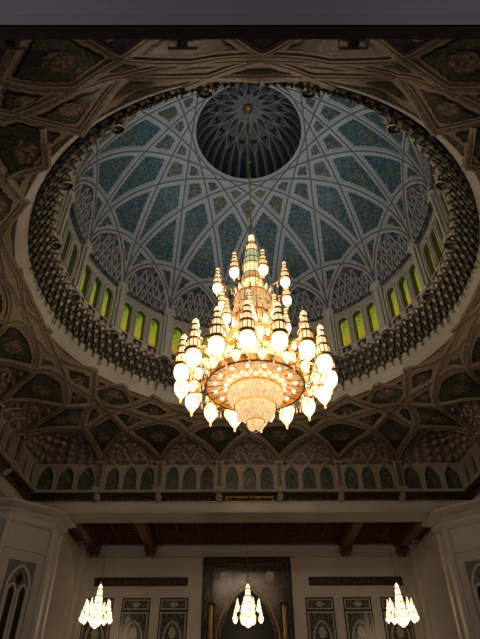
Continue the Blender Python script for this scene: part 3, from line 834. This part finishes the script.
# side arches between pier and far wall
for s,nm in ((-1,'left'),(1,'right')):
    mb=MB(); X0=14.3
    def fa(u,z,dep,s=s): return (s*(X0+dep),u,z)
    out=[(19.4,-1.6),(21.4,-1.6),(22.6,-1.6),(24.6,-1.6),(24.6,6)]
    n=14
    for i in range(n+1):
        t=PI*i/n; x=math.cos(t); y=(1-abs(x)**1.8)**.7; out.append((22.0+2.6*x,9.8+1.9*y))
    out.append((19.4,6))
    cell(mb,fa,18.0,YB,-1.6,12.6,out,'marble',2.0); cell(mb,lambda u,z,d: fa(u,z,d+2.0),18.0,YB,-1.6,12.6,out,'marble',0)
    mb.box(s*X0 if s>0 else -16.3,16.3 if s>0 else s*X0,18,YB,12.55,12.62,'marble')
    for z in (12.3,12.0): 
        a,b=sorted((s*(X0-.06),s*X0)); mb.box(a,b,18,YB,z-.05,z+.05,'marble_line')
    a,b=sorted((s*(X0-.35),s*X0)); mb.box(a,b,25.6,YB,-1.6,12.6,'marble')
    struct(mb.build('wall_%s_aisle'%nm))
    mb=MB(); a,b=sorted((s*(X0+.1),s*(X0+.3))); mb.box(a,b,18.6,26.2,12.62,12.68,'cove')
    tag(mb.build('cove_light',base=(s*14.5,22,12.65)),'pale strip light on top of the %s marble side arch'%nm,'light','cove lights on the side arches')
# inscription bands and tile panels on far wall
fb=wallfn(0,YB)
for s,nm in ((-1,'left'),(1,'right')):
    a,b=sorted((s*5.1,s*13.0)); t=thing('inscription_band','long dark band with faint gold inscription on the far wall, %s of the prayer niche'%nm,'inscription',((a+b)/2,YB,10.1))
    mb=MB(); mb.box(a,b,YB-.05,YB-.002,9.8,10.48,'tiledk'); mb.box(a+.06,b-.06,YB-.07,YB-.04,9.86,10.42,'frieze'); mb.build('band_ground',t)
    mb=MB(); gold_strokes(mb,fb,a+.1,b-.1,9.9,10.38,-.08,5+s,.9,'medal'); mb.build('lettering',t)
def tilepanel():
    mb=MB(); w=1.17
    mb.box(-w,w,-.05,0,1.2,8.92,'tiledk'); 
    fr=MB(); fr.box(-w+.10,w-.10,-.08,-.04,8.04,8.80,'tilel'); fr.box(-w+.10,w-.10,-.08,-.04,1.3,7.88,'tilel')
    ti=MB(); ti.box(-w+.22,w-.22,-.10,-.07,8.14,8.70,'tile'); ti.box(-w+.22,w-.22,-.10,-.07,1.5,7.76,'tile')
    f=lambda u,z,d: (u,d,z)
    out=arch_outline(0,1.36,2.0,7.2,14,True)
    P=[Vector(f(a,b,-.1)) for a,b in out[3:]+out[:1]]; fr.sweep(P,[Vector((0,-1,0))]*len(P),[(-.07,0),(-.07,.05),(.07,.05),(.07,0)],['tilel']*3)
    me=MB(); me.add([f(a,b,-.125) for a,b in blob((0,6.4),.28,.42,0,8,.15,24)],[tuple(range(24))],'tilel'); me.add([f(a,b,-.125) for a,b in blob((0,8.42),.34,.2,0,8,.15,24)],[tuple(range(24))],'tilel')
    return mb,fr,ti,me
tp=None
for x,l in ((-12.3,'leftmost tall tiled wall panel, behind the left hall chandelier'),(-9.25,'tall tiled panel on the far wall, second from the left'),(-6.15,'tall tiled panel on the far wall just left of the prayer niche'),(5.85,'tall tiled panel on the far wall just right of the prayer niche'),(8.95,'tall tiled panel on the far wall, second from the right'),(12.05,'rightmost tall tiled wall panel, behind the right hall chandelier')):
    if tp is None:
        tp=thing('tile_panel','','wall panel',(0,0,0)); a,b,c,d=tilepanel(); a.build('dark_border',tp); b.build('cream_frame',tp); c.build('tile_field',tp); d.build('medallion',tp); o=tp
    else: o=dup(tp)
    o.location=(x,YB,ZC); tag(o,l,'wall panel','tall tiled panels on the far wall')
for x in (-20.5,20.5):
    o=dup(tp); o.location=(x,YB,ZC); tag(o,'tiled panel of the next bay glimpsed through the %s side arch'%('left' if x<0 else 'right'),'wall panel','tall tiled panels on the far wall')
# mihrab
mi=thing('mihrab','tall dark tiled prayer niche with nested frames and gilded side columns','prayer niche',(0,YB,4))
X=-.1
mb=MB()
for w,z,d,k in ((3.75,12.05,.10,'tiledk'),(3.55,11.9,.14,'mih'),(3.05,11.45,.18,'tiledk'),(2.95,11.35,.22,'mih')):
    mb.box(X-w,X+w,YB-d,YB,-1.6,z,k)
mb.build('outer_frame',mi)
mb=MB(); f=lambda u,z,d: (u,YB-.24+d,z)
for w,zt,k,dd in ((5.0,9.9,'dgold',0),(4.4,9.45,'medal',-.03)):
    out=arch_outline(X,w,-1.5,zt,16,True); P=[Vector(f(a,b,dd)) for a,b in out[3:]+out[:1]]; mb.sweep(P,[Vector((0,-1,0))]*len(P),[(-.05,0),(-.05,.08),(.05,.08),(.05,0)],[k]*3)
mb.build('arch_moulding',mi)
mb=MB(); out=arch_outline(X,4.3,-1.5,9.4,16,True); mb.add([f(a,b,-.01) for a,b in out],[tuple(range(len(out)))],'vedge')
mb.build('niche_recess',mi)
mb=MB()
for s in (-1,1):
    mb.add([(X+s*1.9+x,YB-.25,10.5+z) for x,z in blob((0,0),.4,.4,0,8,.15,24)],[tuple(range(24))],'tilel')
for z in (11.42,): mb.tube([(X-2.95,YB-.24,z),(X+2.95,YB-.24,z)],.04,'dgold')
for s in (-1,1): mb.tube([(X+s*2.98,YB-.24,-1.5),(X+s*2.98,YB-.24,11.4)],.04,'dgold')
gold_strokes(mb,lambda u,z,d: (u,YB-.24+d,z),X-.9,X+.9,10.95,11.35,-.02,3,1.5,'medal')
mb.build('ornament',mi)
for s in (-1,1):
    mb=MB(); mb.lathe([(.28,-1.6),(.22,-1.2),(.22,7.9),(.30,8.1),(.30,8.4),(.22,8.5)],14,'dgold',(X+s*2.95,YB-.42)); mb.build('gilded_column',mi,smooth=True)

# ------------------------------------------------------------------ corner piers
def offset_poly(p,d):
    out=[]; n=len(p)
    for i in range(n):
        a,b,c=[Vector((*p[(i+k)%n],0)) for k in (-1,0,1)]
        n1=(b-a).normalized(); n2=(c-b).normalized(); n1=Vector((n1.y,-n1.x,0)); n2=Vector((n2.y,-n2.x,0))
        m=(n1+n2).normalized(); out.append(((b+m*(d/max(m.dot(n1),.3))).x,(b+m*(d/max(m.dot(n1),.3))).y))
    return out
def ccw(p):
    P=np.array(p); ar=np.sum(P[:,0]*np.roll(P[:,1],-1)-P[:,1]*np.roll(P[:,0],-1)); return p if ar>0 else p[::-1]
for sx,sy,nm in ((-1,1,'far left'),(1,1,'far right'),(-1,-1,'near left'),(1,-1,'near right')):
    if sy<0: continue
    pl=[(sx*13.8,sy*16.2),(sx*16.2,sy*13.8),(sx*18.4,sy*13.8),(sx*18.4,sy*18.4),(sx*13.8,sy*18.4)]
    pl=ccw(pl); t=thing('corner_pier','massive cream marble corner pier with moulded capital, %s'%nm,'pier',(sx*16,sy*16,-1.6),'marble corner piers')
    mb=MB(); mb.prism(pl,-1.6,11.6,'marble'); mb.build('shaft',t)
    mb=MB(); rows=[]
    for d,z in ((0,11.2),(.10,11.25),(.10,11.4),(.03,11.5),(.05,11.75),(.22,11.95),(.22,12.05),(.12,12.12),(.5,12.3),(.68,12.40),(.68,12.56)):
        rows.append([(x,y,z) for x,y in offset_poly(pl,d)])
    mb.grid(rows,'marble',True,lambda i,j:'marble_line' if i in (1,5) else 'marble')
    for z in (9.6,): 
        rows=[[(x,y,zz) for x,y in offset_poly(pl,d)] for d,zz in ((0,z),(.08,z+.04),(.08,z+.14),(0,z+.18))]; mb.grid(rows,'marble',True)
    mb.build('capital',t)
    for px,py in ((sx*13.8,sy*16.2),(sx*16.2,sy*13.8),(sx*13.8,sy*17.6)):
        for ox,oy in ((0,0),):
            mb=MB(); mb.lathe([(.24,-1.6),(.22,9.3),(.28,9.5),(.22,9.7),(.22,11.0),(.32,11.3)],16,'marble',(px,py),mod=lambda a,r,z: 1-.06*abs(math.sin(4*a))); mb.build('engaged_column',t,smooth=True)
    # blind lancet panel on the splayed face
    c=Vector((sx*15.0,sy*15.0,0)); n=Vector((-sx,-sy,0)).normalized(); u=Vector((n.y,-n.x,0))
    def fp(a,z,d): p=c+u*a+n*(.02-d); return (p.x,p.y,z)
    mb=MB(); mb.add([fp(a,z,-.02) for a,z in ((-.95,-1),(.95,-1),(.95,9.0),(-.95,9.0))],[(0,1,2,3)],'grey')
    for e in (-1,1):
        out=arch_outline(e*.38,.56,-.9,7.6,10,True); mb.add([fp(a,z,-.06) for a,z in out],[tuple(range(len(out)))],'black')
        P=[Vector(fp(a,z,-.06)) for a,z in out[3:]+out[:1]]; mb.sweep(P,[n]*len(P),[(-.08,0),(-.08,.08),(.08,.08),(.08,0)],['marble']*3)
    out=arch_outline(0,1.5,-.9,8.7,12,True); P=[Vector(fp(a,z,-.04)) for a,z in out[3:]+out[:1]]; mb.sweep(P,[n]*len(P),[(-.08,0),(-.08,.08),(.08,.08),(.08,0)],['marble']*3)
    mb.add([fp(a,z,-.07) for a,z in blob((0,7.95),.2,.34,0,4,.1,20)],[tuple(range(20))],'black')
    mb.build('blind_lancet_panel',t)
    # panel on the face towards the hall side
    mb=MB(); x=sx*16.9
    mb.box(x-.75,x+.75,sy*13.8-.04,sy*13.8,-1,9.0,'grey')
    for e in (-1,1): mb.box(x+e*.35-.22,x+e*.35+.22,sy*13.8-.08,sy*13.8-.03,-1,7.6,'black')
    mb.build('side_panel',t)

# ------------------------------------------------------------------ CHANDELIERS
def gold_prof(mb,prof,n,c=(0,0),k='gold'): mb.lathe(prof,n,k,c)
def make_lantern(scale=1.0,height=3.5):
    """minaret lantern, origin at the bottom tip; returns three mesh builders"""
    g=MB(); gl=MB(); lp=MB()
    # glass globe, acorn shaped
    gl.lathe([(.015,.0),(.06,.06),(.05,.18),(.09,.26),(.19,.40),(.32,.60),(.37,.82),(.36,.98),(.32,1.12)],20,'lglobe')
    g.lathe([(.34,1.10),(.43,1.13),(.45,1.2),(.40,1.26),(.33,1.28)],20,'gold')
    def gallery(z,r,h,n):
        lp.lathe([(r*.86,z),(r*.86,z+h)],n*2,'lampglass')
        for i in range(n):
            a=2*PI*i/n; g.tube([(r*.95*math.sin(a),r*.95*math.cos(a),z-.02),(r*.95*math.sin(a),r*.95*math.cos(a),z+h+.02)],r*.09,'gold',4)
        g.lathe([(r*.86,z+h),(r*1.12,z+h+.03),(r*1.14,z+h+.08),(r*.8,z+h+.13)],16,'gold')
    gallery(1.28,.34,.42,10); gallery(1.83,.25,.36,8); gallery(2.32,.18,.28,8)
    lp.lathe([(.13,2.72),(.17,2.80),(.15,2.92),(.07,3.04),(.02,3.1)],12,'lampglass')
    g.lathe([(.03,3.06),(.06,3.12),(.03,3.18),(.05,3.24),(.02,3.32),(.005,3.5)],8,'gold')
    return g,gl,lp
CH=thing('chandelier','giant gilded crystal chandelier with rings of lit minaret lanterns under the dome','chandelier',(0,0,10.77))
# central tower and body: gilded frame and lit crystal
fr=MB(); cr=MB()
def band(z,r,h=.07,o=.05,k='gold'): fr.lathe([(r-.02,z-h/2),(r+o,z-h/2),(r+o,z+h/2),(r-.02,z+h/2)],28,k)
def posts(z0,z1,r0,r1,n,w=.03):
    for i in range(n):
        a=2*PI*(i+.5)/n; fr.tube([(r0*math.sin(a),r0*math.cos(a),z0),(r1*math.sin(a),r1*math.cos(a),z1)],w,'gold',4)
tiers=[(24.05,.02,23.85,.10,'lampglass'),(23.85,.16,23.2,.18,'lampglass'),(23.15,.20,22.9,.30,'crystal'),(22.9,.30,22.35,.36,'lampglass'),(22.3,.38,21.7,.46,'green'),(21.7,.46,21.2,.52,'green'),(21.15,.46,20.45,.50,'lampglass'),(20.4,.58,19.9,.60,'crystal'),(19.85,.55,19.3,.62,'lampglass'),
 (19.25,.80,18.8,.95,'crystal'),(18.8,.95,18.0,.98,'crystal2'),(18.0,1.02,17.3,1.02,'crystal'),(17.3,.92,16.5,1.0,'crystal2'),(16.5,1.05,16.1,1.35,'crystal'),(16.05,1.1,15.3,1.2,'lampglass'),(15.25,1.35,14.7,2.05,'crystal2'),(14.65,1.8,14.1,1.9,'crystal'),(14.05,2.0,13.45,2.3,'crystal2')]
for z1,r1,z0,r0,k in tiers:
    n=32
    cr.lathe([(r1,z1),((r1+r0)/2*1.03,(z1+z0)/2),(r0,z0)],n*2,k,mod=lambda a,r,z: 1+.035*math.cos(24*a)); band(z0,r0,.07,.06)
    if r0>.25: posts(z0,z1,r0+.03,r1+.03,12 if r0<.7 else 20,.025 if r0<.7 else .035)
fr.lathe([(.01,24.3),(.05,24.25),(.03,24.15),(.08,24.1),(.06,24.0)],10,'gold')
# petals of the crown at 16 m
for i in range(16):
    a=2*PI*i/16; 
    for z,r,h in ((16.1,1.42,.55),(18.9,.98,.4),(13.5,2.42,.5)):
        p=[(a-.13,0),(a-.08,.6),(a,1),(a+.08,.6),(a+.13,0)]
        cr.add([((r+.10*t)*math.sin(b),(r+.10*t)*math.cos(b),z+h*t) for b,t in p],[(0,1,2,3,4)],'lampglass')
body=fr.build('gilded_tower',CH); cr.build('crystal_glass',body)
# main ring gallery
rg=MB(); rg.lathe([(2.30,13.55),(2.42,13.45),(2.44,13.10),(2.40,13.03),(2.34,13.05),(2.34,13.5)],64,'rimdk',kf=lambda i,j:'rimdk' if i in (2,3) else 'gold')
for i in range(24):
    a=2*PI*i/24; rg.tube([(2.34*math.sin(a),2.34*math.cos(a),13.15),(1.25*math.sin(a),1.25*math.cos(a),13.3)],.035,'gold',4)
ring=rg.build('ring_gallery',CH)
mb=MB(); mb.lathe([(2.32,13.32),(1.9,13.45),(1.3,13.4)],72,'crystal2',mod=lambda a,r,z:1+.02*math.cos(24*a)); mb.build('glass_soffit',ring)
for i in range(16):
    a=2*PI*(i+.5)/16; mb=MB(); mb.lathe([(.02,13.02),(.07,13.08),(.09,13.17),(.06,13.25)],8,'bulb',(1.95*math.sin(a),1.95*math.cos(a))); mb.lathe([(.10,13.14),(.20,13.30),(.24,13.38)],12,'crystal',(1.95*math.sin(a),1.95*math.cos(a))); mb.build('small_lamp',CH)
# hanging bowl
mb=MB(); bw=MB()
bw.lathe([(1.42,13.3),(1.36,13.0),(1.30,12.85)],64,'crystal2')
for i in range(20):
    a=2*PI*i/20; d=.11
    bw.add([(1.40*math.sin(a-d),1.40*math.cos(a-d),12.92),(1.40*math.sin(a+d),1.40*math.cos(a+d),12.92),(1.40*math.sin(a),1.40*math.cos(a),13.22)],[(0,1,2)],'lampglass')
    bw.sphere((1.45*math.sin(a+PI/20),1.45*math.cos(a+PI/20),13.13),.07,'bulb',6)
flu=lambda a,r,z: 1+.03*math.cos(32*a)
bw.lathe([(1.28,12.82),(1.30,12.6),(1.22,12.35),(1.02,12.12),(.95,12.05)],128,'bowl',mod=flu)
bw.lathe([(.90,12.02),(.92,11.85),(.80,11.58),(.55,11.35),(.40,11.27)],128,'bowl',mod=flu)
bw.lathe([(.34,11.25),(.40,11.12),(.34,10.95),(.16,10.85),(.05,10.80)],64,'bowl',mod=flu)
for r,z in ((1.30,12.84),(.97,12.04),(.40,11.26)): mb.lathe([(r,z-.04),(r+.05,z-.04),(r+.05,z+.04),(r,z+.04)],48,'gold')
mb.lathe([(.01,10.62),(.06,10.70),(.04,10.76),(.12,10.84)],12,'gold')
bo=mb.build('bowl_frame',CH); bw.build('crystal_bowl',bo)
# lanterns
g,gl,lp=make_lantern()
proto=None
def put_lantern(r,a,z,sc_):
    global proto
    loc=(r*math.sin(a),r*math.cos(a),z-10.77)
    if proto is None:
        def b2(mb,name,parent):
            me=bpy.data.meshes.new(name); me.from_pydata(mb.v,[],mb.f); [me.materials.append(M[k]) for k in mb.mats]; me.polygons.foreach_set('material_index',mb.m); me.polygons.foreach_set('use_smooth',[True]*len(mb.f)); me.update()
            o=bpy.data.objects.new(name,me); COL.objects.link(o); o.parent=parent; return o
        proto=b2(g,'lantern',CH); b2(gl,'glass_globe',proto); b2(lp,'lit_gallery',proto); o=proto
    else: o=dup(proto,parent=CH)
    o.location=loc; o.scale=(sc_,)*3; return o
def arm(r0,z0,r1,z1,a,w=.045):
    mb=MB(); P=[(r0,z0),(r0+(r1-r0)*.35,z0-.35),(r0+(r1-r0)*.7,z0-.25),(r1,z1)]
    C3=cat_rom([(r*math.sin(a),r*math.cos(a),z) for r,z in P],4); mb.tube(C3,w,'gold',5)
    # crystal swag hanging from the arm
    for t in (5,8,10): 
        p=C3[min(t,len(C3)-1)]; mb.lathe([(.005,p.z-.42),(.05,p.z-.34),(.035,p.z-.2),(.01,p.z-.05)],6,'crystal',(p.x,p.y))
    mb.build('arm',CH)
NEAR=PI
for k in range(16):
    a=NEAR-R(-6.5+22.5*k)                 # azimuth measured from the side facing the camera
    put_lantern(3.62,a,12.5,1.0); arm(2.1,14.5,3.35,14.05,a); arm(2.3,13.4,3.3,13.75,a,.035)
    mb=MB(); b=a+R(11.25)
    mb.lathe([(.01,12.72),(.07,12.80),(.18,12.98),(.21,13.15),(.15,13.3)],12,'globe',(2.95*math.sin(b),2.95*math.cos(b))); mb.lathe([(.16,13.28),(.20,13.32),(.10,13.4),(.09,13.62),(.12,13.66),(.02,13.9)],10,'gold',(2.95*math.sin(b),2.95*math.cos(b)))
    mb.tube([(2.95*math.sin(b),2.95*math.cos(b),13.85),(2.2*math.sin(b),2.2*math.cos(b),14.2)],.035,'gold',4)
    mb.build('pendant_lamp',CH)
    mb=MB(); mb.lathe([(.01,14.2),(.10,14.32),(.16,14.5),(.11,14.66)],10,'bulb',(2.45*math.sin(a+R(11.25)),2.45*math.cos(a+R(11.25)))); mb.build('small_lamp',CH)
for k in range(8):
    a=NEAR-R(15+45*k); put_lantern(2.02,a,18.5,.70); arm(.6,19.6,1.95,19.5,a,.04)
for k in range(8):
    a=NEAR-R(37+45*k); put_lantern(1.75,a,16.0,.62); arm(.9,17.4,1.65,17.2,a,.04)
mb=MB(); mb.tube([(0,0,24.2),(0,0,38.6)],.06,'gold',8); mb.lathe([(.01,24.9),(.14,24.75),(.12,24.5),(.05,24.3)],12,'gold')
for z in (26.5,29,31.5,34,36.5): mb.sphere((0,0,z),.11,'gold',6)
mb.build('hanging_rod',CH)
# hall chandeliers
def make_small():
    t=thing('hall_chandelier','','chandelier',(0,0,0))
    tow=MB(); glb=MB()
    tow.lathe([(.06,2.95),(.10,2.9),(.03,2.8)],10,'gold'); 
    for z,r in ((2.45,.2),(2.0,.27),(1.55,.36),(1.06,.56),(.58,.60)): tow.lathe([(r,z-.03),(r+.06,z-.03),(r+.06,z+.03),(r,z+.03)],20,'gold')
    cr=MB(); cr.lathe([(.02,2.85),(.12,2.7),(.15,2.5),(.15,2.46),(.17,2.42),(.2,2.04),(.24,1.97),(.28,1.6),(.30,1.5),(.34,1.1),(.52,1.02),(.40,.9),(.40,.62),(.56,.55),(.46,.40),(.30,.18),(.14,.08),(.03,0)],28,'hall',mod=lambda a,r,z:1+.03*math.cos(14*a))
    T=tow.build('gilded_tower',t); cr.build('crystal_glass',T)
    for k in range(8):
        a=2*PI*k/8
        for r,z,s in ((1.0,.42,.44),(.84,1.12,.38)):
            m1=MB(); c=(r*math.sin(a+z),r*math.cos(a+z)); m1.lathe([(.03*s*2,z-.12),(.36*s,z+.02),(.42*s,z+.14),(.30*s,z+.24)],10,'hall',c)
            m1.lathe([(.26*s,z+.26),(.22*s,z+.42),(.16*s,z+.44),(.14*s,z+.58),(.02,z+.68)],8,'hall',c); L_=m1.build('lantern',t,smooth=True)
            m2=MB(); m2.lathe([(.30*s,z+.22),(.34*s,z+.25),(.24*s,z+.28)],8,'gold',c); m2.tube([(c[0],c[1],z+.2),(c[0]*.5,c[1]*.5,z+.28)],.02,'gold',4); m2.build('lantern_collar',L_)
    m3=MB(); m3.tube([(0,0,2.9),(0,0,7.5)],.02,'dgold',6); m3.build('hanging_rod',t)
    return t
sm=None
for x,l in ((-10.95,'small lit crystal chandelier hanging in front of the far wall, leftmost of three'),(-.15,'small lit crystal chandelier hanging before the dark prayer niche, middle of three'),(10.8,'small lit crystal chandelier hanging in front of the far wall, rightmost of three')):
    if sm is None: sm=make_small(); o=sm
    else: o=dup(sm)
    o.location=(x,20.4,5.9+ZC); tag(o,l,'chandelier','small hall chandeliers')

# ------------------------------------------------------------------ lights
def light(kind,name,loc,energy,col,**kw):
    l=bpy.data.lights.new(name,kind); l.energy=energy; l.color=col
    for k,v in kw.items(): setattr(l,k,v)
    o=bpy.data.objects.new(name,l); COL.objects.link(o); o.location=Vector(loc)+Vector((0,0,ZC)); return o
# cove lamps on the drum ledge washing the dome
for i in range(16):
    th=PIL[i]+R(11.25); o=light('SPOT','cove_lamp',(10.85*math.sin(th),10.85*math.cos(th),21.36),235,(.84,.92,1.0),spot_size=R(100),spot_blend=1.0,shadow_soft_size=.05)
    d=Vector((-math.sin(th)*1.15,-math.cos(th)*1.15,1)); o.rotation_euler=d.to_track_quat('-Z','Y').to_euler()
for i in range(8):
    a=2*PI*i/8; light('POINT','chandelier_lamp',(2.9*math.sin(a),2.9*math.cos(a),15.0),160,(1,.84,.64),shadow_soft_size=.12)
for x in (-9,0,9):  # added cool fill for the near soffit, no such fixtures known
    o=light('SPOT','soffit_fill',(x,-19.5,-1.2),200,(.72,.72,1.0),spot_size=R(70),spot_blend=1.0,shadow_soft_size=.2); o.rotation_euler=Vector((0,.12,1)).to_track_quat('-Z','Y').to_euler()
for x in (-10.95,-.15,10.8): light('POINT','hall_lamp_and_fill',(x,20.4,5.6),60,(1,.80,.56),shadow_soft_size=.15)
for x,y in ((-10.9,-20.6),(10.9,-20.6),(-21,0),(21,0)): light('POINT','hall_lamp_and_fill',(x,y,5.8),220,(1,.84,.66),shadow_soft_size=.4)  # unseen fill lights added to brighten the piers and lower hall
w=bpy.data.worlds.new('world'); sc.world=w; w.use_nodes=True; w.node_tree.nodes['Background'].inputs['Color'].default_value=(.55,.6,.85,1); w.node_tree.nodes['Background'].inputs['Strength'].default_value=.10

# ------------------------------------------------------------------ camera
cam=bpy.data.cameras.new('camera'); co=bpy.data.objects.new('camera',cam); COL.objects.link(co)
CX,CD=-.7835,-21.611
th=.67578; yaw=-.003506; roll=-.004217
fwd=Vector((0,math.cos(th),math.sin(th))); up=Vector((0,-math.sin(th),math.cos(th))); right=Vector((1,0,0))
Rz=Matrix.Rotation(yaw,3,'Z')
fwd,up,right=Rz@fwd,Rz@up,Rz@right
# image rotated by +roll (clockwise on screen)
c_,s_=math.cos(roll),math.sin(roll)
r2=right*c_+up*s_; u2=up*c_-right*s_
m=Matrix((r2,u2,-fwd)).transposed().to_4x4(); m.translation=Vector((CX,CD,ZC)); co.matrix_world=m
cam.sensor_fit='HORIZONTAL'; cam.sensor_width=36; cam.lens=36*518.9/480; cam.clip_end=200
sc.camera=co
sc.view_settings.view_transform='Standard'; sc.view_settings.look='None'; sc.view_settings.gamma=1; sc.view_settings.exposure=0; sc.view_settings.use_curve_mapping=False
try:
    sc.cycles.use_denoising=True; sc.cycles.max_bounces=6; sc.cycles.diffuse_bounces=3; sc.cycles.sample_clamp_indirect=3
except Exception: pass
